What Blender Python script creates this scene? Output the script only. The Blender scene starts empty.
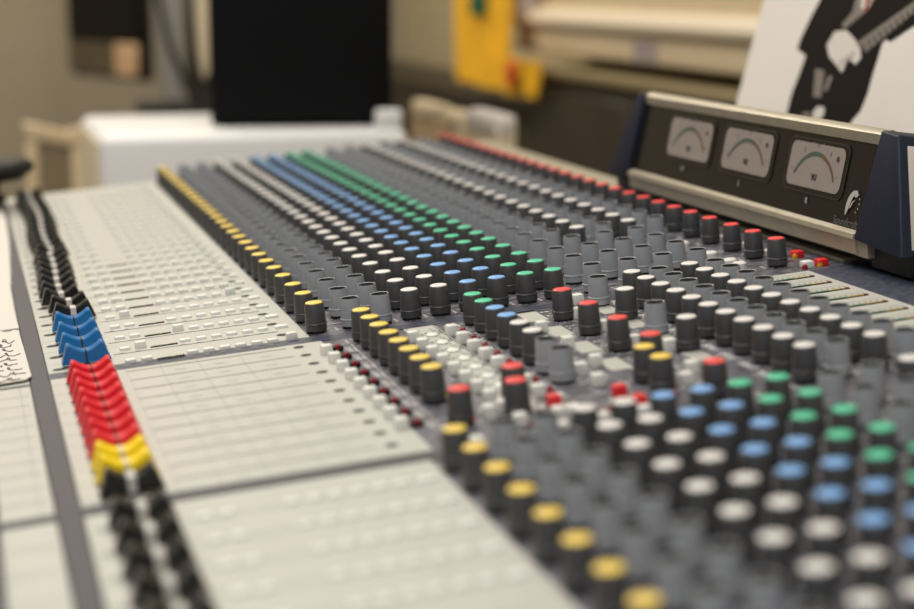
import bpy, bmesh, math, random
from mathutils import Matrix, Vector
random.seed(7)
SC = bpy.context.scene
COL = SC.collection
PI = math.pi

# ------------------------------------------------------------------ helpers
def lin(r, g, b):
    f = lambda c: (c/255/12.92) if c/255 <= .04045 else ((c/255+.055)/1.055)**2.4
    return (f(r), f(g), f(b), 1)

MATS = {}
def mat(name, rgb, rough=.5, metal=0., spec=.5, noise=0., nscale=40., bump=0., emit=0., coat=0.):
    if name in MATS: return MATS[name]
    m = bpy.data.materials.new(name); m.use_nodes = True
    nt = m.node_tree; b = nt.nodes['Principled BSDF']
    c = lin(*rgb)
    b.inputs['Base Color'].default_value = c
    b.inputs['Roughness'].default_value = rough
    b.inputs['Metallic'].default_value = metal
    b.inputs['Specular IOR Level'].default_value = spec
    if coat: b.inputs['Coat Weight'].default_value = coat
    if emit:
        b.inputs['Emission Color'].default_value = c; b.inputs['Emission Strength'].default_value = emit
    tc = nt.nodes.new('ShaderNodeTexCoord')
    n = nt.nodes.new('ShaderNodeTexNoise'); n.inputs['Scale'].default_value = nscale
    n.inputs['Detail'].default_value = 5
    nt.links.new(tc.outputs['Object'], n.inputs['Vector'])
    if noise:
        r = nt.nodes.new('ShaderNodeValToRGB')
        r.color_ramp.elements[0].position = .3; r.color_ramp.elements[1].position = .7
        r.color_ramp.elements[0].color = tuple(x*(1-noise) for x in c[:3])+(1,)
        r.color_ramp.elements[1].color = tuple(min(1, x*(1+noise)) for x in c[:3])+(1,)
        nt.links.new(n.outputs['Fac'], r.inputs['Fac'])
        nt.links.new(r.outputs['Color'], b.inputs['Base Color'])
    if bump:
        bp_ = nt.nodes.new('ShaderNodeBump'); bp_.inputs['Strength'].default_value = bump
        bp_.inputs['Distance'].default_value = .001
        nt.links.new(n.outputs['Fac'], bp_.inputs['Height']); nt.links.new(bp_.outputs['Normal'], b.inputs['Normal'])
    MATS[name] = m
    return m

class MB:
    """collects geometry for ONE mesh"""
    def __init__(s): s.bm = bmesh.new(); s.mats = []
    def mi(s, m):
        if m not in s.mats: s.mats.append(m)
        return s.mats.index(m)
    def poly(s, pts, m):
        f = s.bm.faces.new([s.bm.verts.new(p) for p in pts]); f.material_index = s.mi(m); return f
    def hexa(s, v, m, bevel=0., seg=2):
        """v: 8 points, bottom ring 4 (ccw from above) then top ring 4"""
        vs = [s.bm.verts.new(p) for p in v]; k = s.mi(m)
        fs = [s.bm.faces.new([vs[i] for i in q]) for q in ((3,2,1,0),(4,5,6,7),(0,1,5,4),(1,2,6,5),(2,3,7,6),(3,0,4,7))]
        for f in fs: f.material_index = k
        if bevel:
            es = {e for f in fs for e in f.edges}
            r = bmesh.ops.bevel(s.bm, geom=list(es), offset=bevel, segments=seg, profile=.5, affect='EDGES', clamp_overlap=True)
            for f in r['faces']: f.material_index = k
    def box(s, x0, x1, y0, y1, z0, z1, m, bevel=0., seg=2, taper=0.):
        t = taper
        s.hexa([(x0,y0,z0),(x1,y0,z0),(x1,y1,z0),(x0,y1,z0),(x0+t,y0+t,z1),(x1-t,y0+t,z1),(x1-t,y1-t,z1),(x0+t,y1-t,z1)], m, bevel, seg)
    def prism(s, prof, y0, y1, m, cap=True):
        """profile of (x,z) swept along y"""
        k = s.mi(m)
        a = [s.bm.verts.new((x,y0,z)) for x,z in prof]; b = [s.bm.verts.new((x,y1,z)) for x,z in prof]
        n = len(prof)
        for i in range(n):
            f = s.bm.faces.new([a[i],a[(i+1)%n],b[(i+1)%n],b[i]]); f.material_index = k
        if cap:
            f = s.bm.faces.new(a[::-1]); f.material_index = k
            f = s.bm.faces.new(b); f.material_index = k
    def lathe(s, prof, segs=20, o=(0,0,0), sx=1., sy=1.):
        """prof: list of (r,z,material); material belongs to the band that ends at that point"""
        rings = []
        for r, z, m in prof:
            if r <= 1e-7: rings.append([s.bm.verts.new((o[0],o[1],o[2]+z))])
            else: rings.append([s.bm.verts.new((o[0]+sx*r*math.cos(2*PI*i/segs), o[1]+sy*r*math.sin(2*PI*i/segs), o[2]+z)) for i in range(segs)])
        for j in range(1, len(prof)):
            A, B = rings[j-1], rings[j]; k = s.mi(prof[j][2])
            for i in range(segs):
                i2 = (i+1) % segs
                if len(A) == 1 and len(B) == 1: continue
                if len(A) == 1: f = s.bm.faces.new([A[0],B[i2],B[i]])
                elif len(B) == 1: f = s.bm.faces.new([A[i],A[i2],B[0]])
                else: f = s.bm.faces.new([A[i],A[i2],B[i2],B[i]])
                f.material_index = k; f.smooth = True
    def tube(s, pts, r, m, segs=10, r1=None):
        pts = [Vector(p) for p in pts]; k = s.mi(m); rings = []
        for i, p in enumerate(pts):
            d = (pts[min(i+1,len(pts)-1)]-pts[max(i-1,0)]).normalized()
            a = d.cross(Vector((0,0,1)) if abs(d.z) < .9 else Vector((1,0,0))).normalized(); b = d.cross(a)
            rr = r if r1 is None else r+(r1-r)*i/(len(pts)-1)
            rings.append([s.bm.verts.new(p+rr*(math.cos(2*PI*j/segs)*a+math.sin(2*PI*j/segs)*b)) for j in range(segs)])
        for A, B in zip(rings, rings[1:]):
            for j in range(segs):
                f = s.bm.faces.new([A[j],A[(j+1)%segs],B[(j+1)%segs],B[j]]); f.material_index = k; f.smooth = True
        for R in (rings[0][::-1], rings[-1]):
            f = s.bm.faces.new(R); f.material_index = k
    def mesh(s, name):
        bmesh.ops.recalc_face_normals(s.bm, faces=s.bm.faces[:])
        me = bpy.data.meshes.new(name); s.bm.to_mesh(me); s.bm.free()
        for m in s.mats: me.materials.append(m)
        me.set_sharp_from_angle(angle=math.radians(38))
        return me
    def build(s, name, parent=None, loc=(0,0,0), label=None, autosmooth=True):
        me = s.mesh(name)
        return link(name, me, parent, loc, label)

def link(name, me, parent=None, loc=(0,0,0), label=None, rz=0.):
    o = bpy.data.objects.new(name, me); COL.objects.link(o)
    if parent: o.parent = parent
    o.location = loc
    if rz: o.rotation_euler = (0,0,rz)
    if label: o['label'] = label
    return o
def thing(name, label, cat, loc=(0,0,0), rot=(0,0,0), group=None):
    o = bpy.data.objects.new(name, None); COL.objects.link(o); o.empty_display_size = .05
    o.location = loc; o.rotation_euler = rot; o['label'] = label; o['category'] = cat
    if group: o['group'] = group
    return o
def tag(o, label, cat, group=None):
    o['label'] = label; o['category'] = cat
    if group: o['group'] = group
    return o
def struct(o): o['kind'] = 'structure'; return o
def text_mesh(s, size, m, bold=0.):
    cu = bpy.data.curves.new('lettering', 'FONT'); cu.body = s; cu.size = size
    cu.align_x = 'CENTER'; cu.align_y = 'CENTER'; cu.offset = bold; cu.extrude = .0001
    o = bpy.data.objects.new('lettering', cu); COL.objects.link(o)
    me = bpy.data.meshes.new_from_object(o.evaluated_get(bpy.context.evaluated_depsgraph_get()))
    bpy.data.objects.remove(o); bpy.data.curves.remove(cu)
    me.materials.clear(); me.materials.append(m)
    return me

# ------------------------------------------------------------------ materials
M_PANEL = mat('slate_panel', (86,84,92), .42, noise=.75, nscale=150, bump=.3)  # blotchy noise paints ceiling glare patches and dust into the slate colour
M_BAND = mat('charcoal_trim', (58,55,61), .6, noise=.15, nscale=300)
M_NAVYGAP = mat('navy_gap', (50,53,70), .5, noise=.6, nscale=260, bump=.3)
M_LIGHT = mat('pale_fascia', (180,178,168), .5, noise=.03, nscale=60)
M_PRINT = mat('black_print', (30,30,34), .6)
M_GREYPRINT = mat('grey_print', (150,150,145), .6)
M_WHITEPRINT = mat('white_print', (205,203,200), .6)
M_KNOB = mat('dark_knob_plastic', (66,65,66), .38, noise=.06, nscale=200)
M_GREY = mat('grey_knob_plastic', (154,156,160), .38, noise=.05, nscale=200)
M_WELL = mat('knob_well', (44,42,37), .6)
M_SKIRT = mat('black_skirt', (16,16,17), .35)
M_YEL = mat('yellow_cap', (243,207,86), .4)
M_WHITE = mat('white_cap', (226,221,215), .4)
M_BLUE = mat('blue_cap', (120,170,224), .4)
M_GREEN = mat('green_cap', (78,196,152), .4)
M_RED = mat('red_cap', (240,72,66), .38)
M_BTN = mat('white_button_plastic', (222,220,212), .4)
M_REDBTN = mat('red_button_plastic', (222,34,40), .35)
M_AMBER = mat('amber_lens', (214,150,30), .25)
M_REDLED = mat('red_lens', (150,16,28), .25)
M_GREENLED = mat('green_lens', (60,130,80), .35)
M_YELLED = mat('yellow_lens', (200,170,60), .35)
M_FBLACK = mat('black_fader_plastic', (26,23,20), .3)
M_FBLUE = mat('blue_fader_plastic', (16,104,166), .35)
M_FRED = mat('red_fader_plastic', (222,24,40), .35)
M_FYEL = mat('yellow_fader_plastic', (250,214,10), .35)
M_FLINE = mat('fader_white_line', (196,191,184), .5)
M_NAVY = mat('navy_moulding', (18,24,44), .5, spec=.35, noise=.15, nscale=500, bump=.1)
M_PLEXI = mat('smoked_panel', (32,29,26), .22, spec=.4)
M_RAIL = mat('champagne_rail', (176,166,146), .38, metal=.35, noise=.08, nscale=60)
M_DIAL = mat('vu_dial', (146,136,130), .4)
M_DARK = mat('black_metal', (18,18,19), .5)
M_TRIM = mat('beige_trim', (150,142,122), .5)

# ------------------------------------------------------------------ frames of reference
TILT = math.radians(5.165)          # the console's top leans towards the operator
Z0 = .90                            # height of the knob tops above the floor
BASE = .150                         # from the chassis' underside to the knob tops
def p2w(x, y, z):                   # console coordinates -> world
    return Vector((x*math.cos(TILT)-z*math.sin(TILT), y, x*math.sin(TILT)+z*math.cos(TILT)+Z0))
ZP = -.018                          # fascia level in console coordinates
CAMP = Vector((-.19186, -.97797, .19456))

console = thing('mixing_console', 'large multichannel audio mixing console with rows of coloured knobs and pale fader panels',
                'mixing console', p2w(0,0,-BASE), (0,-TILT,0))
def L(x, y, z): return (x, y, z+BASE)

# ------------------------------------------------------------------ channel positions
FAR = [-.004,.029,.0615,.0955,.127]+[.156+.0287*(i-5) for i in range(5,27)]
MID = [-.0415-.0216*k for k in range(11)]
NEAR = [-.3020-.0301*i for i in range(9)]

# ------------------------------------------------------------------ chassis
mb = MB()
zt = ZP+BASE
mb.box(-.330,.330,-.640,.800, 0., zt, M_PANEL, .004)
mb.box(-.1812,-.1712,-.640,.802, zt-.002, zt+.0012, M_BAND, .0004, 1)      # long trim strip left of the faders
mb.box(-.1712,.232,-.0300,-.0185, zt-.002, zt+.0005, M_NAVYGAP)
mb.box(-.1812,-.020,-.2865,-.2725, zt-.002, zt+.0005, M_BAND)
mb.box(-.240,-.1812,-.2865,-.2775, zt-.002, zt+.0012, M_BAND)
mb.box(-.330,-.2035,-.640,.802, zt-.002, zt+.0006, M_BAND)
mb.box(.300,.322,-.0195,.802, zt-.002, zt+.0020, M_TRIM, .0006, 1)          # beige strip under the meter bridge
mb.box(.2700,.3300,-.640,-.0310, zt-.002, zt+.0005, M_NAVYGAP)
chassis = mb.build('chassis', console)
for sx in (-.27,.28):
    for sy in (-.58,.74):
        w = p2w(sx, sy, -BASE)
        h = w.z/math.cos(TILT)
        mb = MB(); t = math.tan(TILT)
        mb.hexa([(-.03-t*h*1.0,-.03,-h),(.03-t*h,-.03,-h),(.03-t*h,.03,-h),(-.03-t*h,.03,-h),(-.03,-.03,.004),(.03,-.03,.004),(.03,.03,.004),(-.03,.03,.004)], M_DARK, .003)
        mb.build('stand_leg', console, (sx, sy, 0))

# ------------------------------------------------------------------ pale fascia panels, with their printed lines and slots
def fascia(name, x0, x1, y0, y1, lines=(), vlines=(), ovals=(), label=None, squares=()):
    mb = MB()
    mb.box(x0, x1, y0, y1, zt-.001, zt+.0010, M_LIGHT, .0004, 1)
    zz = zt+.00115
    for xa, xb, y, w, m in lines:
        mb.poly([(xa,y-w/2,zz),(xb,y-w/2,zz),(xb,y+w/2,zz),(xa,y+w/2,zz)], m)
    for x, ya, yb, w, m in vlines:
        mb.poly([(x-w/2,ya,zz-.00005),(x+w/2,ya,zz-.00005),(x+w/2,yb,zz-.00005),(x-w/2,yb,zz-.00005)], m)
    for x, y, rx, ry, m in ovals:
        mb.poly([(x+rx*math.cos(2*PI*i/16), y+ry*math.sin(2*PI*i/16), zz+.00005) for i in range(16)], m)
    for xa, xb, ya, yb, m in squares:
        mb.poly([(xa,ya,zz),(xb,ya,zz),(xb,yb,zz),(xa,yb,zz)], m)
    return mb.build(name, console, label=label)

ln, ov, sq = [], [], []
for i, y in enumerate(FAR):
    ln += [(-.134,-.041,y+.0115,.0009,M_PRINT), (-.1705,-.163,y+.0085,.0005,M_GREYPRINT)]
    ov += [(-.165,y-.006,.0034,.0030,M_PRINT), (-.0405,y+.001,.0030,.0030,M_PRINT)]
    for xx in (-.127,-.118,-.0927,-.0836,-.0747,-.0659,-.057,-.048):
        sq.append((xx-.0036,xx-.0008,y-.0205,y-.0192,M_GREYPRINT))
fascia('fader_fascia', -.1710,-.0272,-.0172,.798, ln, (), ov, squares=sq)
ln, ov = [], []
for k, y in enumerate(MID):
    ln += [(-.131,-.0445,y+.002,.0008,M_PRINT), (-.1705,-.166,y-.006,.0005,M_GREYPRINT)]
    ov += [(-.038,y+.001,.0030,.0028,M_PRINT), (-.1625,y-.006,.0013,.0013,M_PRINT)]
    for xx in (-.104,-.083,-.058):
        ln.append((xx-.003,xx+.003,y-.010,.0008,M_GREYPRINT))
vl = [(x,-.2725,-.0325,.0004,mat('faint_print',(158,157,149),.6)) for x in (-.131,-.113,-.093,-.0705)]
fascia('fader_fascia', -.1710,-.0235,-.2725,-.0320, ln, vl, ov)
ln, ov = [], []
for i, y in enumerate(NEAR):
    ln += [(-.134,-.041,y-.013,.0006,M_GREYPRINT)]
    ov += [(-.165,y-.006,.0034,.0030,M_GREYPRINT)]
fascia('fader_fascia', -.1710,-.0285,-.580,-.2870, ln, (), ov)
ln = [(-.2025,-.1835,-.062-.0216*k,.0006,M_GREYPRINT) for k in range(10)]
fascia('side_fascia', -.2030,-.1815,-.2772,-.0405, ln, [(-.187,-.277,-.041,.0004,M_GREYPRINT)])
fascia('side_fascia', -.2030,-.1815,-.600,-.2870, [(-.2025,-.1835,-.318-.03*k,.0006,M_GREYPRINT) for k in range(8)])
fascia('side_fascia', -.2030,-.1815,-.0345,.798, [(-.2025,-.1835,.01+.03*k,.0006,M_GREYPRINT) for k in range(26)])
# group strip between the yellow knobs and the coloured group column
sq, ov = [], []
for k in range(10):
    y = -.0455-.0215*k
    sq += [(.0265,.0290,y-.001,y+.004,M_PRINT),(.0365,.0378,y-.006,y+.000,M_GREYPRINT),(.0265,.0275,y-.012,y-.007,M_GREYPRINT),
           (.0355,.0358,y-.012,y+.004,M_PRINT),(.0280,.0286,y-.012,y-.006,M_PRINT),(.0300,.0340,y-.0068,y-.0060,M_PRINT),(.0300,.0330,y-.0088,y-.0080,M_PRINT),(.0243,.0252,y-.010,y-.004,M_PRINT),(.0368,.0376,y-.013,y-.008,M_PRINT),(.0385,.0395,y-.012,y-.004,M_PRINT)]
fascia('group_fascia', .0225,.0408,-.236,-.0330, (), [(.0240,-.235,-.034,.0004,M_PRINT),(.0395,-.235,-.034,.0004,M_PRINT)], (), squares=sq)
# output meter fascia on the right
ln, sq = [], []
for k in range(12):
    y = -.0500-.0214*k
    for j in range(9): sq.append((.2375+j*.0035,.2380+j*.0035,y+.003,y+.006,M_PRINT))
    sq.append((.2340,.2675,y+.0095,y+.0100,M_GREYPRINT))
fascia('meter_fascia', .2250,.2712,-.300,-.0330, (), (), (), squares=sq)

# little write-on scribble fields among the master knobs
for j in range(4):
    y = -.0345-.0432*j
    mb = MB(); mb.box(.0885,.1002,y-.0245,y, zt-.0005, zt+.0006, M_LIGHT, .0002, 1)
    mb.build('label_field', console)
for y in (-.0470,-.0900,-.1330,-.1760):
    mb = MB(); mb.box(.1300,.1405,y-.0190,y+.001, zt-.0005, zt+.0006, M_LIGHT, .0002, 1)
    mb.build('label_field', console)

# ------------------------------------------------------------------ knobs
def knob_body(mb, m, hollow=False, o=(0,0,0)):
    pr = [(.0056,-.0180,M_SKIRT),(.0056,-.0161,M_SKIRT),(.0060,-.0160,M_SKIRT),(.0062,-.0158,m),(.00615,-.0126,m),(.0065,-.0122,m),(.0063,-.0117,m),(.0060,-.0115,m),(.00545,-.0009,m)]
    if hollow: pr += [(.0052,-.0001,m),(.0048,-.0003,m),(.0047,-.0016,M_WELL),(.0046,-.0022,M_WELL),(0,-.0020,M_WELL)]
    else: pr += [(.0051,-.0004,m),(.0048,-.0004,m),(0,-.0004,m)]
    mb.lathe(pr, 24, o)
def knob_cap(mb, m, o=(0,0,0), a=0.):
    mb.lathe([(.00490,-.0004,m),(.00485,0,m),(.0042,.0003,m),(0,.0004,m)], 24, o)
    c, s = math.cos(a), math.sin(a)                                     # pointer streak on the skirt
    def q(r, t, z): return (o[0]+r*c-t*s, o[1]+r*s+t*c, o[2]+z)
    for z0, z1, r0, r1 in ((-.0155,-.0123,.0060,.00650),):
        mb.hexa([q(r0-.001,-.0005,z0),q(r1,-.0005,z0),q(r1,.0005,z0),q(r0-.001,.0005,z0),q(r0-.001,-.0005,z1),q(r1,-.0005,z1),q(r1,.0005,z1),q(r0-.001,.0005,z1)], m)
CAPS = {'yellow':M_YEL,'white':M_WHITE,'blue':M_BLUE,'green':M_GREEN,'red':M_RED}
b_ = MB(); knob_body(b_, M_KNOB); ME_DARK = b_.mesh('knob_body')
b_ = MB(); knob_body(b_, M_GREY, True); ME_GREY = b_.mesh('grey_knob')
ME_CAP = {}
for c, m in CAPS.items():
    b_ = MB(); knob_cap(b_, m); ME_CAP[c] = b_.mesh(c+'_cap')

knobs = []                                    # (colour, x, y, z offset)
def K(c, x, y, z=-.0006): knobs.append((c, x, y, z))
for i, y in enumerate(FAR):
    K('yellow',-.0207,y)
    for c, x in (('grey',.0),('grey',.0175),('white',.0350),('white',.0525),('blue',.0700),('blue',.0875),('green',.1050),('green',.1220)): K(c, x, y)
    if i < 4:
        for x in (.1465,.1690,.1915,.2135): K('grey', x, y+.001)
    else:
        for c, x in (('grey',.1465),('grey',.1655),('white',.1832),('grey',.2020),('white',.2195),('grey',.2390)): K(c, x, y)
    K('red', .2648, y)
for i, y in enumerate(NEAR):
    K('yellow',-.0211-.0001*i,y)
    for c, x in (('grey',.0),('grey',.0175),('white',.0350),('white',.0524),('blue',.0700),('blue',.0875),('green',.1048),('green',.1224)): K(c, x-.00012*i, y)
    for c, x in (('grey',.1452),('grey',.1645),('white',.1832),('grey',.2020)): K(c, x, y-.004)
for k, y in enumerate(MID):
    if k < 8:
        K('yellow',-.0018,y)
        K(('green','green','blue','blue','white','white','grey','grey')[k], .0620, y)
    K('grey',.2082,y); K('white',.1924,y); K('grey',.1733,y); K('white',.1570,y)
K('grey',.1363,-.0414); K('white',.1363,-.0845); K('grey',.1365,-.1272); K('white',.1363,-.1697)
for x, y in ((.1071,-.0634),(.1071,-.1062),(.1074,-.1493),(.1076,-.1934),(.1113,-.2606),(-.0018,-.2398),(.0310,-.2144),(.0243,-.2405)): K('red', x, y)
K('yellow',.0954,-.2159); K('yellow',.0948,-.2383)

near_first = sorted(knobs, key=lambda k: (Vector((k[1],k[2],0))-CAMP).length)
count = {}; rest = {'grey':[], 'white':[]}
for c, x, y, z in near_first:
    count[c] = count.get(c, 0)+1
    rz = random.uniform(-.75,1.0)
    if count[c] > 99 and c in rest:
        rest[c].append((x, y, z, rz)); continue
    if c == 'grey':
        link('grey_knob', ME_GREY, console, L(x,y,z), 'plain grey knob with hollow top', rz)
    else:
        o = link(c+'_capped_knob', ME_DARK, console, L(x,y,z), 'dark grey knob with %s cap' % c, rz)
        link('cap', ME_CAP[c], o, (0,0,0), c+' cap')
for c, lst in rest.items():
    if not lst: continue
    mb = MB()
    for x, y, z, rz in lst:
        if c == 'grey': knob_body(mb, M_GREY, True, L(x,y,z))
        else:
            knob_body(mb, M_KNOB, False, L(x,y,z)); knob_cap(mb, CAPS[c], L(x,y,z), rz)
    o = mb.build('distant_%s_knob' % c, console, label='far rows of %s knobs' % ('plain grey' if c == 'grey' else 'white capped'))
    o['kind'] = 'stuff'

# printed tick rings and legends round the knobs: one printed layer on the fascia
mb = MB(); zz = zt+.0003
for c, x, y, z in knobs:
    if y > .45: continue
    for j in range(11):
        a = -2.4+j*.48; r0, r1 = .0076, (.0094 if j in (0,5,10) else .0087)
        ca, sa = math.cos(a), math.sin(a); t = .00022
        mb.poly([(x+r0*ca-t*sa,y+r0*sa+t*ca,zz),(x+r0*ca+t*sa,y+r0*sa-t*ca,zz),(x+r1*ca+t*sa,y+r1*sa-t*ca,zz),(x+r1*ca-t*sa,y+r1*sa+t*ca,zz)], M_WHITEPRINT)
    for j in range(4):                         # short legend strokes on the operator's side of the knob
        yy = y+.0035-.0022*j
        mb.poly([(x-.0100,yy,zz),(x-.0085,yy,zz),(x-.0085,yy+.0012,zz),(x-.0100,yy+.0012,zz)], M_WHITEPRINT)
for y in [v+.0108 for v in MID]+[MID[-1]-.0108]:
    for xa, xb in ((-.018,.0215),(.043,.088),(.101,.130),(.142,.222)):
        mb.poly([(xa,y-.0002,zz),(xb,y-.0002,zz),(xb,y+.0002,zz),(xa,y+.0002,zz)], M_WHITEPRINT)
for y in [v+.0150 for v in FAR[:20]]+[v-.0150 for v in NEAR]:
    mb.poly([(-.0265,y-.0002,zz),(.297 if y > 0 else .232,y-.0002,zz),(.297 if y > 0 else .232,y+.0002,zz),(-.0265,y+.0002,zz)], M_WHITEPRINT)
for k in range(9):                             # dense legends by the first button column
    y = -.056-.0215*k
    for j in range(6): mb.poly([(-.0155,y-.002*j,zz),(-.0125,y-.002*j,zz),(-.0125,y-.002*j+.001,zz),(-.0155,y-.002*j+.001,zz)], M_WHITEPRINT)
    mb.poly([(-.0105,y-.012,zz),(-.0101,y-.012,zz),(-.0101,y+.009,zz),(-.0105,y+.009,zz)], M_WHITEPRINT)
for k in range(11):
    for xx in (.118,.147,.227):
        y = MID[k]
        for j in range(5): mb.poly([(xx-.002,y-.0085+.0034*j,zz),(xx+.002,y-.0085+.0034*j,zz),(xx+.002,y-.0073+.0034*j,zz),(xx-.002,y-.0073+.0034*j,zz)], M_WHITEPRINT)
rl = random.Random(5)
for k in range(11):
    for xa, xb in ((.102,.130),(.142,.150),(.163,.166),(.181,.184),(.199,.202),(.215,.223),(.045,.056),(.068,.084),(.005,.018)):
        y = MID[k]-.009; x = xa
        while x < xb:
            w = rl.uniform(.0008,.0020)
            for j in range(3):
                if rl.random() < .8:
                    yy = y+.0055*j+rl.uniform(0,.001); h = rl.uniform(.0008,.0022)
                    mb.poly([(x,yy,zz-.00005),(x+w,yy,zz-.00005),(x+w,yy+h,zz-.00005),(x,yy+h,zz-.00005)], M_WHITEPRINT)
            x += w+.0009
mb.build('printed_legend', chassis, label='fine white printed lines and scale ticks')

# ------------------------------------------------------------------ faders
def fader_mesh(m, nm):
    mb = MB(); k = mb.mi(m)
    n = 14; ring = []
    top = []
    for i in range(n+1):
        u = -1+2*i/n
        x = .0098*u
        z = -.0086+.0052*abs(u)**1.7 if abs(u) < .86 else None
        if z is None: z = -.0086+.0052*.86**1.7+.0006*(1-abs(abs(u)-.93)/.07)
        top.append((x, z))
    prof = [(-.0134,-.0152)]+top+[(.0134,-.0152)]
    pr2 = [(p[0], p[1]) for p in prof]
    y0, y1 = -.0045, .0045
    rings = []
    for yy, ins in ((y0,.0),(y0+.0007,-.0006),(y1-.0007,-.0006),(y1,.0)):
        rings.append([mb.bm.verts.new((x,yy,z-(.0007 if (yy in (y0,y1) and 0 < j < len(pr2)-1) else 0))) for j,(x,z) in enumerate(pr2)])
    N = len(pr2)
    for A, B in zip(rings, rings[1:]):
        for j in range(N-1):
            f = mb.bm.faces.new([A[j],A[j+1],B[j+1],B[j]]); f.material_index = k
        f = mb.bm.faces.new([A[N-1],A[0],B[0],B[N-1]]); f.material_index = k
    f = mb.bm.faces.new(rings[0][::-1]); f.material_index = k
    f = mb.bm.faces.new(rings[-1]); f.material_index = k
    mb.box(-.0015,.0015,-.0012,.0012,-.0185,-.0150,M_DARK)             # stem into the slot
    return mb.mesh(nm)
def line_mesh(m, w, nm):
    mb = MB()
    mb.box(-w,w,-.0047,.0047,-.0088,-.00825,m)
    mb.box(-w,w,-.00475,-.0044,-.0151,-.0083,m)
    return mb.mesh(nm)
FM = {'black':(fader_mesh(M_FBLACK,'black_fader'),line_mesh(M_FLINE,.0017,'white_line')),
      'blue':(fader_mesh(M_FBLUE,'blue_fader'),line_mesh(M_PRINT,.0004,'black_line')),
      'red':(fader_mesh(M_FRED,'red_fader'),line_mesh(M_PRINT,.0004,'black_line')),
      'yellow':(fader_mesh(M_FYEL,'yellow_fader'),line_mesh(M_FLINE,.0008,'grey_line'))}
def fader(c, x, y):
    o = link('fader_cap', FM[c][0], console, L(x,y,0), c+' fader cap')
    link('marker_line', FM[c][1], o, (0,0,0), {'black':'pale centre line','yellow':'pale centre line'}.get(c,'black centre line'))
for i, y in enumerate(FAR):
    dx = 0. if i < 4 else .0012*math.sin(i*.7)-(.0012 if 5 < i < 13 else -.0012)
    fader('blue' if i < 4 else 'black', -.1495+dx, y-.0020)
for k, y in enumerate(MID):
    fader('red' if k < 8 else 'yellow' if k < 10 else 'black', -.1497, y-.0095)
for i, y in enumerate(NEAR):
    fader('black', -.1497, y-.008)

# ------------------------------------------------------------------ buttons
def btn(name, x, y, ztop, wx, wy, h, m, label=None, bevel=.0006):
    mb = MB(); mb.box(-wx/2,wx/2,-wy/2,wy/2,-h,0,m,bevel,2,taper=.0003)
    return mb.build(name, console, L(x,y,ztop), label)
def shared_btn(wx, wy, h, m, nm, bevel=.0006):
    mb = MB(); mb.box(-wx/2,wx/2,-wy/2,wy/2,-h,0,m,bevel,2,taper=.0003); return mb.mesh(nm)
B_FLAT = shared_btn(.0064,.0052,.0026,M_BTN,'flat_button',.0005)
B_RAISED = shared_btn(.0064,.0052,.0046,M_BTN,'raised_button')
B_WIDE = shared_btn(.0080,.0060,.0026,M_BTN,'wide_button',.0005)
B_SQ = shared_btn(.0064,.0066,.0062,M_BTN,'square_button')
B_RED = shared_btn(.0064,.0066,.0062,M_REDBTN,'red_button')
far_btn = []
for i, y in enumerate(FAR):
    for x in (-.1267,-.1179,-.0927,-.0836,-.0747,-.0659,-.0569,-.0480,-.0372):
        far_btn.append((i, x, y-.0115, x > -.04))
for i, y in enumerate(NEAR[:5]):
    for x in (-.1267,-.1179,-.0927,-.0836,-.0747,-.0659,-.0569,-.0480,-.0372):
        far_btn.append((-1, x, y-.012, x > -.04))
far_btn.sort(key=lambda b: (Vector((b[1],b[2],0))-CAMP).length)
mbr = MB()
RAISED = {(1,-.1179),(0,-.0372),(2,-.0927),(4,-.1179),(6,-.0927),(5,-.0480)}
for n, (i, x, y, wide) in enumerate(far_btn):
    if n < 100:
        up = (i, x) in RAISED
        link('push_button', B_RAISED if up else B_WIDE if wide else B_FLAT, console, L(x,y,-.0133 if up else -.0154))
    else:
        mbr.box(x-.0032,x+.0032,y-.0026,y+.0026,zt,zt+.0026,M_BTN,0,1,taper=.0003)
o = mbr.build('distant_push_button', console, label='far rows of small white push buttons'); o['kind'] = 'stuff'

def led(x, y, z=-.0155, m=M_REDLED, r=.0017):
    mb = MB(); mb.lathe([(r,-.0025,m),(r,-.0005,m),(r*.75,.0006,m),(0,.0011,m)], 12)
    mb.build('indicator_light', console, L(x,y,z))
for k in range(9):
    link('square_button', B_SQ, console, L(-.0275,-.0665-.0207*k,-.0118))
    mb = MB(); mb.box(-.0030,.0030,-.0030,.0030,-.0030,0,M_SKIRT,.0004,1)
    mb.box(-.0014,.0014,-.0032,-.0006,-.0018,.0008,M_REDLED,.0004,1)
    mb.build('square_indicator', console, L(-.0200,-.0570-.0214*k,-.0153), 'red lens in a black square')
for k in range(9):
    y = -.0640-.0207*k
    link('square_button', B_SQ, console, L(.0208,y,-.0118))
    mb = MB(); mb.lathe([(.0037,-.0030,M_BTN),(.0037,-.0004,M_BTN),(.0030,0,M_BTN),(0,.0002,M_BTN)],16,(0,0,0),.9,1.1)
    mb.build('round_button', console, L(.0326,-.0600-.0212*k,-.0156))
for k in range(8):
    link('square_button', B_SQ, console, L(.0431,-.0620-.0215*k,-.0118))
    led(.0488,-.0648-.0212*k,-.0145)
for x, y in ((.0870,-.0850),(.0870,-.1280),(.0858,-.1735),(.1145,-.0647),(.1157,-.1032),(.1169,-.1458),(.1272,-.0300),
             (.0740,-.1850),(.0734,-.2100),(.1088,-.2320),(.1195,-.2134),(.1280,-.1652),(.0450,-.2560),(.0385,-.2555),(.0320,-.2793),(.0520,-.2758),(.0711,-.2753),
             (-.0064,-.2811),(.0125,-.2345),(.0205,-.2560),(.0451,-.2340)):
    link('square_button', B_SQ, console, L(x,y,-.0118))
for i, y in enumerate(NEAR[:6]):
    link('square_button', B_SQ, console, L(.1285,y-.0130,-.0100))
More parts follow.
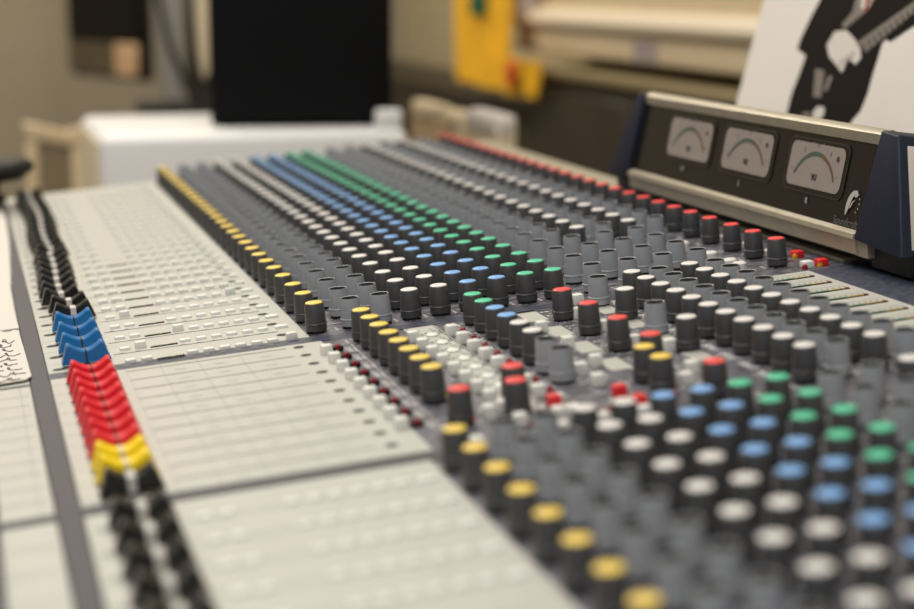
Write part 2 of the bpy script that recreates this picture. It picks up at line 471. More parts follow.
for x, y in ((.0410,-.2420),(.0721,-.2426),(.0734,-.2639)):
    link('red_button', B_RED, console, L(x,y,-.0098), 'red push button')
for y in (.0813,.0370,.0074,-.0063):
    mb = MB(); mb.lathe([(.0044,-.0060,M_BTN),(.0044,-.0006,M_BTN),(.0036,.0002,M_BTN),(0,.0004,M_BTN)],16)
    mb.build('round_button', console, L(.2388,y,-.0118))
led(.0962,-.2480); led(.0600,-.2600); led(.0490,-.2420); led(.0250,-.2600)
btn('red_button', .2866,.0137,-.0138,.0070,.0075,.0042,M_REDBTN,'red push button')
btn('red_button', .2861,-.0198,-.0138,.0070,.0075,.0042,M_REDBTN,'red push button')
btn('square_button', .2765,-.0201,-.0138,.0070,.0075,.0042,M_BTN)
led(.2838,.0106,-.0160,M_AMBER); led(.2840,-.0222,-.0160,M_AMBER); led(.2733,-.0237,-.0160,M_REDLED)
for i, y in list(enumerate(FAR[:24]))[1:]:     # small coloured indicators beside the red knobs
    mb = MB(); mb.lathe([(.0030,-.004,M_BTN),(.0030,-.0004,M_BTN),(.0025,.0002,M_BTN),(0,.0003,M_BTN)],12)
    mb.build('small_round_button', console, L(.2765,y+.004,-.0148))
# LED ladders: on the pale fader fascia and on the output meter fascia
def ladder(n, pitch, cols, w, name='led_ladder'):
    mb = MB()
    mb.box(0,n*pitch,-w/2-.0004,w/2+.0004,-.0004,.0001,M_PRINT)
    for j in range(n): mb.box(j*pitch+.0004,(j+1)*pitch-.0004,-w/2,w/2,-.0002,.0004,cols(j))
    return mb.mesh(name)
ME_L1 = ladder(9,.0017,lambda j: M_YELLED if j < 1 else M_GREENLED if j < 5 else M_YELLED if j < 6 else M_REDLED,.0010)
ME_L2 = ladder(12,.0026,lambda j: M_GREENLED if j < 7 else M_YELLED if j < 11 else M_REDLED,.0014,'output_led_ladder')
for y in FAR[:12]: link('led_ladder', ME_L1, console, L(-.1127,y-.0155,-.0166))
for k in range(12): link('output_led_ladder', ME_L2, console, L(.2345,-.0508-.0214*k,-.0166))

# ------------------------------------------------------------------ meter bridge
bridge = thing('meter_bridge', 'low black meter bridge with three dial meters and navy end caps on the console',
               'meter bridge', p2w(.335,.125,ZP), (0,-TILT,0))
OB = Vector((.335,.125,ZP))
def B(x, y, z): return (x-OB.x, y-OB.y, z-OB.z)
S = .28; NRM = math.sqrt(1+S*S)
def plane(y, h, d=0.):              # point on the sloping front: h up from its foot, d out towards the operator
    return B(.297+h*S-d/NRM, y, .004+h+d*S/NRM)
YN, YF = -.050, .313
def bprism(name, prof, y0, y1, m, parent=bridge, label=None):
    mb = MB(); mb.prism([(x-OB.x, z-OB.z) for x, z in prof], y0-OB.y, y1-OB.y, m)
    return mb.build(name, parent, label=label)
bprism('housing', [(.303,.0035),(.316,.052),(.322,.0595),(.385,.0350),(.390,.0035)], YN-.004, YF+.004, M_DARK)
bprism('plinth', [(.306,-.0155),(.303,.0034),(.389,.0034),(.386,-.0155)], YN-.03, YF+.03, M_DARK)
bprism('front_panel', [(.2975,.0042),(.3118,.0552),(.3150,.0544),(.3030,.0040)], YN-.006, YF+.004, M_PLEXI)
bprism('top_rail', [(.3110,.0548),(.3104,.0610),(.3125,.0628),(.3170,.0632),(.3240,.0600),(.3165,.0530)], YN-.006, YF+.004, M_RAIL)
bprism('bottom_rail', [(.2955,-.0092),(.2940,-.0080),(.2938,-.0005),(.2925,.0012),(.2932,.0040),(.2972,.0052),(.3035,.0045),(.3030,-.0092)], YN+.0015, YF+.004, M_RAIL)
def endcap(inn_t, inn_b, out_t, out_b, name):
    mb = MB()
    pts = [(.2920,inn_b,.0012),(.3940,inn_b,.0012),(.3940,out_b,-.0030),(.2925,out_b,-.0030),
           (.3098,inn_t,.0642),(.3860,inn_t,.0480),(.3860,out_t,.0470),(.3105,out_t,.0625)]
    mb.hexa([B(*q) for q in pts], M_NAVY, .0016, 3)
    y0, y1 = sorted((inn_b+(-.006 if out_b < inn_b else .006), out_b+(.004 if out_b < inn_b else -.004)))
    mb.box(.3000-OB.x,.390-OB.x,y0-OB.y,y1-OB.y,.0026,.0200,M_DARK,.001)
    if out_b < inn_b: mb.box(.2955-OB.x,.3005-OB.x,-.0605-OB.y,inn_b+.004-OB.y,-.0092-OB.z,.0002-OB.z,M_RAIL)
    return mb.build(name, bridge)
capn = endcap(-.0555,-.0495,-.0735,-.1040,'end_cap')
capf = endcap(.3130,.3180,.3280,.3660,'end_cap')
# pale inset plate in the near end cap's outer face
mb = MB()
def outer(x, t, d): # t 0..1 up the outer face
    y = -.1040+(-.0735+.1040)*t; z = -.0030+.0655*t
    return B(x, y-d*.907, z+d*.422)
x0b, x0t = .2975+.003, .3125+.002
mb.hexa([outer(x0b,.06,.0008),outer(.385,.06,.0008),outer(.385,.06,-.003),outer(x0b,.06,-.003),
         outer(x0t,.90,.0008),outer(.379,.72,.0008),outer(.379,.72,-.003),outer(x0t,.90,-.003)], mat('pale_inset',(198,186,176),.45), .0006)
mb.build('inset_plate', capn, label='pale inset plate')
# three meters
def flat_text(name, s, size, y, h, m, parent, d=.0006, bold=0.):
    me = text_mesh(s, size, m, bold); o = link(name, me, parent)
    X = Vector((0,-1,0)); Y = Vector((S/NRM,0,1/NRM)); Z = X.cross(Y)
    mt = Matrix((X, Y, Z)).transposed().to_4x4(); mt.translation = Vector(plane(y, h, d))
    o.matrix_local = mt
    return o
M_BEZ = mat('meter_bezel', (62,56,50), .4)
M_ARCG = mat('scale_green', (70,88,70), .5); M_ARCB = mat('scale_brown', (104,78,50), .5)
M_DOT = mat('peak_lens', (96,52,44), .3)
def rrect(y0, y1, h0, h1, r, d):
    pts = []
    for cy, ch, a0 in ((y0-r,h0+r,270),(y0-r,h1-r,0),(y1+r,h1-r,90),(y1+r,h0+r,180)):
        for j in range(6):
            a = math.radians(a0+18*j)
            # y0 is the photo's left edge (larger y); signs below keep the loop convex
            pts.append((cy, ch, a))
    out = []
    for (cy, ch, a) in pts: out.append(plane(cy+r*(-math.sin(a+PI/2)) if False else cy, ch, d))
    return out
def rr(ya, yb, h0, h1, r, d):       # ya < yb
    out = []
    for cy, ch, a0 in ((yb-r,h1-r,0),(ya+r,h1-r,90),(ya+r,h0+r,180),(yb-r,h0+r,270)):
        for j in range(7):
            a = math.radians(a0+15*j); out.append(plane(cy+r*math.cos(a), ch+r*math.sin(a), d))
    return out
for ya, yb, letter in ((-.0150,.0565,'R'),(.0835,.1580,'L'),(.1810,.2560,'M')):
    h0, h1 = .0182, .0450; yc = (ya+yb)/2; wd = yb-ya
    mb = MB()
    mb.poly(rr(ya-.0045, yb+.0040, h0-.0032, h1+.0026, .0062, .0003), M_BEZ)
    mb.poly(rr(ya-.0038, yb+.0033, h0-.0026, h1+.0020, .0058, .0004), M_PLEXI)
    vu = mb.build('dial_meter', bridge)
    mb = MB(); mb.poly(rr(ya, yb, h0, h1, .0052, .0006), M_DIAL); face = mb.build('dial_face', vu)
    mb = MB()
    def ap(u, v): return plane(yc-wd*u, h0+(h1-h0)*v, .0008)
    def arc(t, k=0.):
        a = math.radians(150-120*t)      # across the face, left to right
        return (.50*math.cos(a)*(.83+k), -.25+(.98+k*1.9)*math.sin(a))
    n = 26
    for j in range(n):
        t0, t1 = j/n, (j+1)/n; m = M_ARCG if j < 16 else M_ARCB
        a, b = arc(t0), arc(t1); c, d = arc(t1,.05), arc(t0,.05)
        mb.poly([ap(*a),ap(*b),ap(*c),ap(*d)], m)
    for j in range(13):
        t = j/12; a, b = arc(t,.10), arc(t,.17)
        mb.poly([ap(a[0]-.004,a[1]),ap(a[0]+.004,a[1]),ap(b[0]+.004,b[1]),ap(b[0]-.004,b[1])], M_GREYPRINT if j % 3 else M_PRINT)
    mb.build('dial_scale', vu)
    mb = MB(); cy, ch = yc-wd*.385, h0+(h1-h0)*.75
    mb.poly([plane(cy+.0017*math.cos(2*PI*i/14), ch+.0017*math.sin(2*PI*i/14), .0010) for i in range(14)], M_DOT)
    mb.build('peak_lamp', vu)
    flat_text('meter_lettering', 'VU', .0052, yc-.001, h0+.0068, M_PRINT, vu, .0008, .0002)
    flat_text('channel_letter', letter, .0052, yc+.003, .0105, M_GREYPRINT, bridge, .0006, .0001)
# leaf emblem with dotted arc, and the maker's name
M_LOGO = mat('logo_print', (176,172,166), .5)
mb = MB()
def lp(u, v): return plane(-.0270-u*.0145, .0082+v*.0150, .0006)
outer_ = [(.06,0),(.0,.18),(.0,.42),(.08,.66),(.24,.86),(.46,.98),(.74,1.0)]
inner_ = [(.80,.93),(.60,.84),(.44,.70),(.34,.50),(.26,.28),(.12,.02)]
for j in range(5):
    mb.poly([lp(*outer_[j]),lp(*outer_[j+1]),lp(*inner_[4-j]),lp(*inner_[5-j])], M_LOGO)
mb.poly([lp(*outer_[5]),lp(*outer_[6]),lp(*inner_[0])], M_LOGO)
mb.poly([lp(.30,.30),lp(.46,.55),lp(.70,.66),lp(.52,.50),lp(.38,.28)], M_LOGO)
mb.poly([lp(.80,.93),lp(.84,.80),lp(.70,.72),lp(.56,.76),lp(.62,.86)], M_LOGO)
for j in range(5):
    a = math.radians(48-24*j); cu, cv = .55+.50*math.cos(a), .52+.46*math.sin(a); r = .035
    mb.poly([lp(cu+r*math.cos(2*PI*i/8), cv+r*math.sin(2*PI*i/8)) for i in range(8)], M_LOGO)
mb.build('emblem', bridge, label='white leaf emblem with an arc of dots')
flat_text('maker_lettering', 'Soundcraft', .0068, -.0305, .0040, mat('logo_dim',(92,88,84),.5), bridge, .0006)

# ------------------------------------------------------------------ the room
def room_box(name, x0, x1, y0, y1, z0, z1, m):
    mb = MB(); mb.box(x0,x1,y0,y1,z0,z1,m); return struct(mb.build(name))
M_WALL = mat('beige_wall_paint', (206,190,152), .85, noise=.04, nscale=6)
M_WALLB = mat('taupe_wall_paint', (168,157,136), .85, noise=.05, nscale=4)
M_FLOOR = mat('dark_carpet', (70,64,58), .95, noise=.3, nscale=150, bump=.5)
room_box('floor', -2.4,1.25,-2.6,4.6,-.05,0,M_FLOOR)
room_box('wall_back', -2.4,1.25,4.5,4.6,0,2.7,M_WALLB)
room_box('wall_right', 1.15,1.25,-2.6,4.5,0,2.7,M_WALL)
room_box('wall_left', -2.5,-2.4,-2.6,4.6,0,2.7,M_WALLB)

# white cabinet beyond the console's far end, with the loudspeaker on it
M_CAB = mat('white_laminate', (230,228,226), .45)
M_CREAM = mat('cream_laminate', (222,206,176), .5)
cab = thing('storage_cabinet', 'white cabinet with rounded cream edges behind the console, carrying a black loudspeaker', 'cabinet', (.135,1.40,0))
mb = MB(); mb.box(-.180,.203,-.195,.150,.02,Z0-.008,M_CAB,.012,4); mb.build('body', cab)
mb = MB(); mb.box(-.1825,-.1785,-.180,.140,.05,Z0-.018,M_CREAM,.0015,2); mb.build('side_panel', cab, label='cream side panel')
mb = MB(); mb.box(-.170,.190,-.150,.150,0.,.022,M_DARK); mb.build('plinth', cab)
mb = MB(); mb.box(-.160,.190,-.1985,-.1940,.06,Z0-.10,M_CAB,.001,1); d_ = mb.build('door', cab)
mb = MB(); mb.tube([(-.13,-.199,.62),(-.13,-.215,.62),(-.13,-.215,.72),(-.13,-.199,.72)],.004,M_DARK,8); mb.build('handle', d_)

spk = thing('loudspeaker', 'tall black loudspeaker standing on the white cabinet', 'loudspeaker', (.236,1.384,Z0-.008), (0,0,-.19))
mb = MB(); mb.box(-.116,.116,-.105,.125,.004,.40,mat('black_speaker_cloth',(14,14,16),.9,spec=.15,noise=.1,nscale=300),.004,2); mb.build('cabinet', spk)
mb = MB(); mb.box(-.113,.113,-.111,-.104,.010,.394,mat('speaker_grille',(14,14,16),.9,spec=.15,noise=.2,nscale=900),.003,2); mb.build('grille', spk)
for sx in (-.09,.09):
    for sy in (-.08,.09):
        mb = MB(); mb.lathe([(.012,0,M_DARK),(.012,.005,M_DARK),(0,.005,M_DARK)],12,(sx,sy,0)); mb.build('rubber_foot', spk)

mb = MB(); mb.box(-.016,.016,-.012,.012,0,.024,M_CAB,.004,3); bx = mb.build('small_box', loc=(.317,1.226,Z0-.008))
tag(bx, 'small white box on the white cabinet, to the right of the loudspeaker', 'box')

# pale chair with a slatted back behind the far left corner of the console
M_WOOD = mat('pale_wood', (206,184,146), .55, noise=.1, nscale=12)
M_SLAT = mat('brown_slats', (128,110,82), .6)
ch = thing('slatted_rack', 'narrow pale wooden rack with brown slats behind the console, left of the white cabinet', 'rack', (-.070,1.82,0), (0,0,.12))
for sx in (-.034,.034):
    mb = MB(); mb.box(sx-.009,sx+.009,-.012,.012,0,Z0-.046,M_WOOD,.003); mb.build('post', ch)
mb = MB(); mb.hexa([(-.045,-.014,Z0-.062),(.045,-.014,Z0-.078),(.045,.014,Z0-.078),(-.045,.014,Z0-.062),(-.045,-.014,Z0-.034),(.045,-.014,Z0-.056),(.045,.014,Z0-.056),(-.045,.014,Z0-.034)], M_WOOD, .005, 3); mb.build('top_rail', ch)
mb = MB()
for j in range(5): mb.box(-.022+j*.010,-.016+j*.010,-.004,.004,.10,Z0-.066,M_SLAT)
mb.build('slat_panel', ch, label='brown upright slats')
mb = MB(); mb.box(-.060,.060,-.10,.10,0,.03,M_WOOD,.006,2); mb.build('base', ch)

# screen on a long wall arm
tv = thing('display_screen', 'black screen with a painted brown reflection low down, far behind the console at the left', 'screen', (.116,3.00,.867), (0,0,-1.207))
mb = MB(); mb.box(-.178,.178,-.012,.020,.0,.60,M_DARK,.008); mb.build('frame', tv)
mb = MB(); mb.box(-.172,.172,-.018,-.010,.080,.590,mat('screen_black',(5,5,7),.3,spec=.15),.002,1); mb.build('screen', tv)
mb = MB(); mb.box(-.172,.172,-.018,-.010,.008,.078,mat('brown_reflection_paint',(96,84,62),.6,noise=.15,nscale=8),.002,1); mb.build('painted_reflection', tv, label='brown reflection painted on the screen')  # room reflection painted as a flat brown strip low on the screen
mb = MB(); mb.box(.075,.172,-.024,-.016,.010,.078,mat('peach_paper',(214,176,136),.7),.002,1); mb.build('paper_note', tv, label='peach coloured note')
mb = MB(); mb.tube([(0,.01,.42),(-1.378,.534,.42)],.018,M_DARK,12); mb.build('wall_arm', tv)

# office chair with grey back and dark frame between cabinet and screen
oc = thing('office_chair', 'office chair with grey back, dark frame and cream oval imitating a bright gap behind the white cabinet', 'chair', (.150,2.00,0))
M_FR = mat('dark_olive_frame', (46,41,33), .5)
mb = MB(); mb.hexa([(-.030,-.015,.88),(.004,-.015,.88),(.004,.015,.88),(-.030,.015,.88),(-.055,-.015,1.22),(.004,-.015,1.22),(.004,.015,1.22),(-.055,.015,1.22)], mat('grey_mesh',(156,150,144),.8,noise=.1,nscale=200), .006, 2); mb.build('backrest', oc)
mb = MB(); mb.tube([(.012,-.02,.50),(.012,-.02,.8),(.014,-.02,1.25)],.006,M_FR,10); mb.tube([(-.045,-.025,1.10),(-.020,-.025,.97),(.010,-.022,.90)],.005,M_FR,8); mb.tube([(-.075,-.018,.874),(.018,-.018,.868)],.012,M_FR,10); mb.build('back_frame', oc)
mb = MB(); mb.lathe([(0,0,M_CREAM),(.006,.012,M_CREAM),(.012,.05,M_CREAM),(.0155,.12,M_CREAM),(.0150,.24,M_CREAM),(.010,.32,M_CREAM),(0,.34,M_CREAM)],16,(.0365,-.02,.912),1.,.8); mb.build('bright_gap_shape', oc, label='cream oval imitating a bright gap')  # added cream oval imitates the bright wall seen through a gap
mb = MB(); mb.box(.012,.075,.0,.03,.55,1.26,M_FR,.006); mb.build('side_frame', oc)
mb = MB(); mb.box(-.20,.22,.02,.42,.44,.52,M_FR,.03,3); mb.build('seat', oc)
mb = MB(); mb.tube([(.01,.22,.06),(.01,.22,.45)],.025,M_DARK,12)
for j in range(5):
    a = 2*PI*j/5; mb.tube([(.01,.22,.075),(.01+.26*math.cos(a),.22+.26*math.sin(a),.045)],.018,M_DARK,8,.012)
mb.build('base', oc)
for j in range(5):
    a = 2*PI*j/5; mb = MB(); mb.lathe([(0,0,M_DARK),(.02,.004,M_DARK),(.024,.022,M_DARK),(.02,.040,M_DARK),(0,.044,M_DARK)],12,(.01+.26*math.cos(a),.22+.26*math.sin(a),0)); mb.build('caster', oc)

# dark cupboard, pale unit and low dark counter along the right wall
M_UNDER = mat('dark_brown_wood', (52,45,34), .5, noise=.15, nscale=8)
M_OLIVE = mat('olive_edge', (132,118,84), .55)
M_UNIT = mat('cream_unit', (214,196,164), .5, noise=.03, nscale=10)
cup = thing('dark_cupboard', 'dark brown cupboard with an olive top edge under the cream unit', 'cupboard', (1.02,1.78,0))
mb = MB(); mb.box(-.13,.10,-1.05,.62,0,Z0-.005,M_UNDER,.004); mb.build('body', cup)
mb = MB(); mb.box(-.145,.10,-1.05,.62,Z0-.006,Z0+.016,M_OLIVE,.008,3); mb.build('top_edge', cup, label='olive top edge')
for j in range(3):
    y0 = -1.03+j*.55
    mb = MB(); mb.box(-.136,-.129,y0+.006,y0+.540,.06,Z0-.03,M_UNDER,.002,1); d_ = mb.build('door', cup)
    mb = MB(); mb.lathe([(.010,0,M_DARK),(.010,.012,M_DARK),(0,.014,M_DARK)],12); k_ = mb.build('knob', d_, (-.136,y0+.50,.5)); k_.rotation_euler = (0,-PI/2,0)
un = thing('cream_wall_unit', 'long cream wall unit with a bright rounded ledge above the dark cupboard', 'wall unit', (1.02,1.80,Z0+.037))
mb = MB(); mb.box(-.12,.10,-1.0,.735,0.,.052,M_UNIT,.008,3); mb.box(-.10,.10,-.99,.725,.048,.50,M_UNIT,.004,2); mb.build('casing', un)
mb = MB(); mb.prism([(-.120,.050),(-.132,.056),(-.135,.066),(-.130,.078),(-.112,.086),(-.09,.088),(-.09,.050)],-1.0,.735,mat('bright_cream_ledge',(234,220,196),.4)); mb.build('ledge', un, label='bright rounded ledge')
mb = MB(); mb.box(-.1215,-.118,-.035,.075,.004,.040,mat('grey_mauve_badge',(158,146,146),.5),.001,1); mb.build('nameplate', un, label='greyish blank plate')
mb = MB(); mb.box(-.124,-.02,.690,.745,.052,.14,M_CAB,.006,2); mb.build('end_block', un, label='whitish end block')
mb = MB(); mb.box(.0,.12,-.92,-.86,-.025,.004,M_UNDER); mb.box(.0,.12,.56,.62,-.025,.004,M_UNDER); mb.build('bracket', un)
ct = thing('low_counter', 'low dark brown counter running along the right wall below the yellow cloth', 'counter', (1.02,3.44,0))
mb = MB(); mb.box(-.12,.10,-1.03,1.04,0,Z0-.10,M_UNDER,.004); mb.build('body', ct)
mb = MB(); mb.box(-.13,.10,-1.03,1.04,Z0-.101,Z0-.066,M_UNDER,.004); mb.build('worktop', ct)

# yellow cloth with a red badge and a green collar hanging over the counter
cl = thing('hanging_cloth', 'bright yellow cloth with a red mark and green top hanging by the cream unit', 'cloth', (.855,2.25,Z0-.045))
M_CLOTH = mat('yellow_cloth', (240,182,34), .8, noise=.12, nscale=14)
mb = MB(); k = mb.mi(M_CLOTH); ny, nz = 40, 20; G = []
for side in (0,1):
    g = []
    for i in range(ny+1):
        row = []
        for j in range(nz+1):
            u, v = i/ny, j/nz
            y = .50*u+.05*(v-.1)*u; z0 = .010*u
            top = .40 if u > .36 else .070+.02*u if u < .28 else .08+.32*((u-.28)/.08)
            z = z0+(top-z0)*v
            x = -.010+.012*math.sin(u*17+v*1.5)+.006*math.sin(u*41)+side*.005
            row.append(mb.bm.verts.new((x, y, z)))
        g.append(row)
    for i in range(ny):
        for j in range(nz):
            f = mb.bm.faces.new([g[i][j],g[i+1][j],g[i+1][j+1],g[i][j+1]]); f.material_index = k; f.smooth = True
    G.append(g)
def rim(seq):
    for (a,b),(c,d) in zip(seq, seq[1:]):
        f = mb.bm.faces.new([G[0][a][b],G[0][c][d],G[1][c][d],G[1][a][b]]); f.material_index = k
rim([(i,0) for i in range(ny+1)]); rim([(i,nz) for i in range(ny+1)]); rim([(0,j) for j in range(nz+1)]); rim([(ny,j) for j in range(nz+1)])
mb.build('cloth_body', cl)
mb = MB(); mb.lathe([(.026,0,mat('red_badge',(206,70,30),.6)),(.026,.006,MATS['red_badge']),(0,.008,MATS['red_badge'])],16); o = mb.build('red_badge', cl, (-.022,.10,.045), 'red round mark'); o.rotation_euler = (0,-PI/2,0)
mb = MB(); mb.box(-.035,-.012,.28,.37,.150,.40,mat('green_collar',(44,104,74),.8),.01,2); mb.build('green_trim', cl, label='dark green top piece')

# low side table between the console and the cupboard, carrying the boxes and the record sleeve
st = thing('side_table', 'long dark side table behind the console, mostly hidden', 'table', (.56,.90,0))
mb = MB(); mb.box(-.145,.12,-.95,1.0,Z0-.165,Z0-.135,M_UNDER,.003); mb.build('tabletop', st)
for sx in (-.11,.09):
    for sy in (-.9,.95):
        mb = MB(); mb.box(sx-.02,sx+.02,sy-.02,sy+.02,0,Z0-.163,M_UNDER,.002); mb.build('leg', st)
ZT = Z0-.135
M_BOXC = mat('cream_card', (208,190,156), .65, noise=.05, nscale=30); M_BOXW = mat('off_white_card', (206,196,188), .65); M_BOXB = mat('kraft_card', (196,170,132), .65)
def carton(y0, y1, top, m, m2, label, name='carton'):
    b = thing(name, label, 'box', (.465,(y0+y1)/2,ZT), (0,0,0), 'cartons behind the console')
    w = (y1-y0)/2
    mb = MB(); mb.box(-.013,.013,-w,w,0,top-ZT-.012,m,.002,1); mb.build('body', b)
    mb = MB(); mb.box(-.015,.015,-w-.001,w+.001,top-ZT-.03,top-ZT,m2,.008,3); mb.build('lid', b)
carton(1.500,1.640,Z0+.001,M_BOXB,M_BOXC,'rounded beige carton behind the console, leftmost of three')
carton(1.375,1.455,Z0-.001,M_BOXC,M_BOXC,'narrow cream carton behind the console, middle of three')
carton(1.195,1.335,Z0+.008,M_BOXC,M_BOXW,'wider cream carton behind the console, rightmost of three')

# record sleeve printed with a guitarist, leaning back behind the meter bridge
SL = .26
sv = thing('record_sleeve', 'white record sleeve with a dark suited guitarist picture, leaning behind the meter bridge', 'record sleeve', (.45+SL*(ZT-Z0-.068)+.0016,.31,ZT))
sx0 = sv.location.x
def sp(y, z, d=0.):                 # z measured from the knob level
    x = .45+SL*(z-.068); n = math.sqrt(1+SL*SL)
    return (x-d/n-sx0, y-.31, z+Z0+d*SL/n-ZT)
zb, ztp = ZT-Z0+.0005, ZT-Z0+.325
mb = MB(); mb.hexa([sp(.469,zb),sp(.469,zb,-.004),sp(.144,zb,-.004),sp(.144,zb),sp(.469,ztp),sp(.469,ztp,-.004),sp(.144,ztp,-.004),sp(.144,ztp)], mat('white_sleeve',(226,218,210),.5,noise=.02,nscale=9), .0008, 1)
mb.build('cover', sv)
mb = MB()
M_SUIT = mat('print_black', (26,21,18), .9, spec=.15); M_SUIT2 = mat('print_grey', (126,116,108), .5); M_PWHITE = mat('print_white', (214,206,198), .5); M_PRED = mat('print_red', (150,40,36), .5)
def fig(pts, m, d):
    mb.poly([sp(y, z, d) for y, z in pts], m)
body = [(.350,.178),(.3619,.1613),(.3700,.1472),(.3780,.1293),(.3792,.1207),(.3608,.1158),(.3635,.1017),(.3679,.0846),(.3673,.0696),(.3690,.030),(.3700,-.020),(.2500,-.020),(.2560,.030),(.2650,.0600),(.2556,.0713),(.2472,.0788),(.2439,.0920),(.2437,.1076),(.2426,.1214),(.2422,.1300),(.2385,.1327),(.2307,.1312),(.2026,.1438),(.1900,.1500),(.1950,.1700),(.2200,.1790),(.2750,.1840),(.3100,.1840)]
fig(body, M_SUIT, .0002)
fig([(.2600,.0640),(.3050,.0668),(.3040,.020),(.2560,.020)], M_SUIT, .0003)
head = [(.287+.021*math.cos(2*PI*i/20), .186+.0135*math.sin(2*PI*i/20)) for i in range(20)]
fig(head, M_SUIT2, .0004)
fig([(.3018,.1619),(.3000,.178),(.2740,.178),(.2726,.1622),(.2785,.1533),(.2915,.1469),(.3074,.1386),(.3139,.1420),(.3019,.1521)], M_SUIT2, .0003)
fig([(.2960,.1700),(.2760,.1700),(.2770,.1560),(.2890,.1540)], M_PWHITE, .0004)
fig([(.2860,.1700),(.2780,.1700),(.2787,.1537),(.2835,.1524)], M_PRED, .0005)
fig([(.2797,.1296),(.2120,.1611),(.1850,.1735),(.1810,.1655),(.2077,.1531),(.2641,.1214)], M_SUIT2, .0004)
for j in range(11):                # frets along the neck
    t = j/10; y = .272+(.205-.272)*t; z = .1285+(.1595-.1285)*t
    fig([(y,z),(y-.0016,z+.0007),(y-.0016-.0085,z-.0060),(y-.0085,z-.0067)], M_SUIT, .0005)
fig([(.3215,.1364),(.3031,.1378),(.2867,.1320),(.2732,.1246),(.2675,.1178),(.2735,.1123),(.2869,.1161),(.2919,.1052),(.3048,.1109),(.3197,.1166),(.3288,.1253)], M_PWHITE, .0006)
for y, z in ((.2900,.1190),(.2980,.1160),(.2830,.1215)): fig([(y,z),(y-.0030,z+.0006),(y-.0010,z-.0075),(y+.0010,z-.0075)], M_SUIT2, .0007)
fig([(.3377,.1067),(.3212,.1056),(.3150,.0844),(.3290,.0845)], M_SUIT2, .0004)
fig([(.3130,.1020),(.3050,.1020),(.3080,.0900),(.3140,.0900)], M_SUIT2, .0004)
fig([(.3166,.0777),(.3047,.0776),(.3030,.0725),(.3053,.0685),(.3205,.0674),(.3215,.0730)], M_PWHITE, .0005)
fig([(.3400,.0707),(.3256,.0725),(.3252,.0685),(.3376,.0679)], M_SUIT2, .0005)
mb.build('printed_figure', sv, label='black and white picture of a person in a dark suit playing guitar')

# ------------------------------------------------------------------ loose things on the console
M_PAPER = mat('paper_white', (206,200,190), .7)
def sheet(name, pts, z, label, curl=0., scrib=False, t=.0008):
    cx = sum(p[0] for p in pts)/len(pts); cy = sum(p[1] for p in pts)/len(pts)
    root = thing(name, label, 'paper', p2w(cx,cy,z), (0,-TILT,0), 'papers on the left edge of the console')
    mb = MB(); n = len(pts)
    def zz(p): return curl*max(0,(p[0]+.19)/.012)**2 if curl else 0.
    lo = [mb.bm.verts.new((p[0]-cx,p[1]-cy,0)) for p in pts]; up = [mb.bm.verts.new((p[0]-cx,p[1]-cy,t)) for p in pts]
    k = mb.mi(M_PAPER)
    f = mb.bm.faces.new(up); f.material_index = k; f = mb.bm.faces.new(lo[::-1]); f.material_index = k
    for i in range(n):
        f = mb.bm.faces.new([lo[i],lo[(i+1)%n],up[(i+1)%n],up[i]]); f.material_index = k
    mb.build('page', root)
    if scrib:
        mb = MB(); rnd = random.Random(3)
        for r in range(9):
            y = -.026+.0130*r
            x = -.2075
            while x < -.1900:
                w = rnd.uniform(.004,.008); h = rnd.uniform(.006,.014); pts2 = []
                for j in range(9):
                    a = j/8*2*PI*rnd.uniform(.7,1.1)
                    pts2.append((x+w*j/8+.0022*math.cos(a)-cx, y+h*.5*math.sin(a)-cy, t+.0001))
                mb.tube(pts2, .00032, M_SUIT, 5)
                x += w+rnd.uniform(.0005,.002)
        mb.build('handwriting', root, label='dark scribbled handwriting')
    return root
sheet('paper_sheet', [(-.2300,.120),(-.1815,.120),(-.1826,.180),(-.1820,.260),(-.1800,.330),(-.1760,.500),(-.1745,.650),(-.1760,.700),(-.2300,.700)], ZP+.0013, 'blank cream sheet lying along the left edge of the console')
sheet('paper_sheet', [(-.2250,-.0340),(-.1830,-.0300),(-.1800,-.0240),(-.1812,.060),(-.1822,.108),(-.1850,.112),(-.1880,.104),(-.1920,.113),(-.2250,.110)], ZP+.0021, 'white sheet with dark handwriting on the left edge of the console', scrib=True)

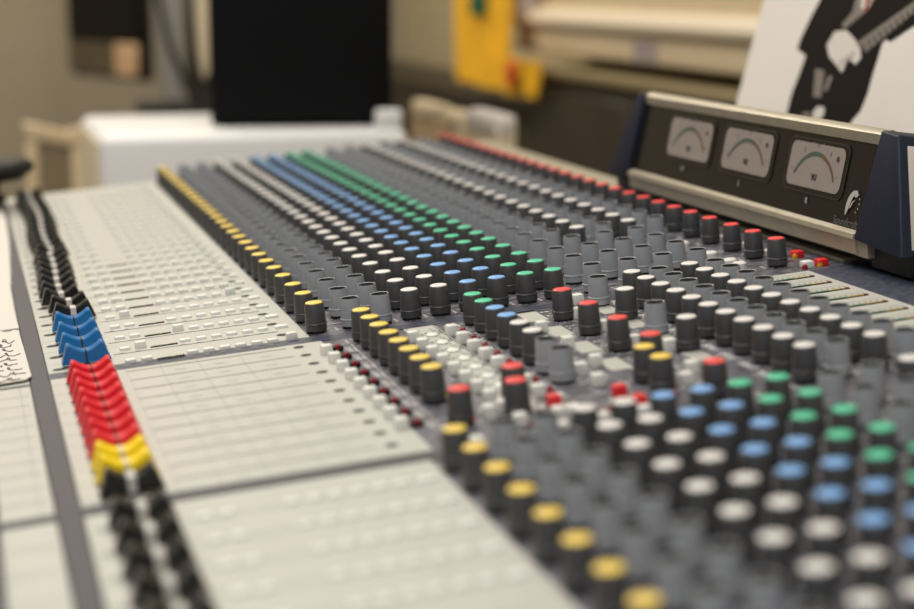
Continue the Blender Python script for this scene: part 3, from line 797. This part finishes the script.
M_LAMP = mat('lamp_black', (20,17,14), .6, spec=.25)
lm = thing('gooseneck_lamp', 'dark gooseneck lamp with flat oval head at the far left corner of the console', 'lamp', p2w(-.182,.775,ZP+.0015), (0,-TILT,0))
mb = MB(); mb.lathe([(.012,0,M_LAMP),(.012,.006,M_LAMP),(.008,.009,M_LAMP),(0,.010,M_LAMP)],16); mb.build('base', lm)
mb = MB(); mb.tube([(0,0,.008),(.001,-.010,.016),(.004,-.030,.024),(.008,-.045,.030)],.006,M_LAMP,10); mb.build('neck', lm)
mb = MB(); mb.lathe([(0,-.012,M_LAMP),(.6,-.010,M_LAMP),(.92,-.004,M_LAMP),(1.,.001,M_LAMP),(.9,.006,M_LAMP),(.55,.010,M_LAMP),(0,.011,M_LAMP)],24,(.008,-.056,.036),.033,.028); mb.build('lamp_head', lm)

# ------------------------------------------------------------------ light
w = bpy.data.worlds.new('World'); SC.world = w; w.use_nodes = True
bg = w.node_tree.nodes['Background']; bg.inputs[0].default_value = (.86,.93,1,1); bg.inputs[1].default_value = .60
def area(name, loc, rot, sx, sy, power, col):
    l = bpy.data.lights.new(name, 'AREA'); l.shape = 'RECTANGLE'; l.size = sx; l.size_y = sy; l.energy = power; l.color = col
    o = bpy.data.objects.new(name, l); COL.objects.link(o); o.location = loc; o.rotation_euler = rot; return o
area('ceiling_lamp', (-.2,.6,2.60), (0,0,0), 1.2, .6, 31, (1,.93,.82))
area('ceiling_lamp', (-.3,2.7,2.60), (0,0,0), 1.2, .6, 44, (1,.86,.66))
area('ceiling_lamp', (-.9,-1.2,2.60), (0,0,0), 1.2, .6, 26, (1,.96,.90))

# ------------------------------------------------------------------ camera
cam = bpy.data.cameras.new('camera'); co = bpy.data.objects.new('camera', cam); COL.objects.link(co)
cam.sensor_width = 36.; cam.lens = 1778.9/914*36; cam.clip_start = .01
R = Vector((.963014,-.269453,0)); U = Vector((.048204,.172276,.983869)); F = Vector((.265106,.947479,-.178893))
m = Matrix((R, U, -F)).transposed().to_4x4(); m.translation = Vector((-.209,-.978,.176+Z0))
co.matrix_world = m
cam.dof.use_dof = True; cam.dof.focus_distance = 1.03; cam.dof.aperture_fstop = 5.0
SC.camera = co
SC.view_settings.view_transform = 'Standard'; SC.view_settings.look = 'None'
SC.view_settings.gamma = 1; SC.view_settings.exposure = -.2
SC.view_settings.use_curve_mapping = False
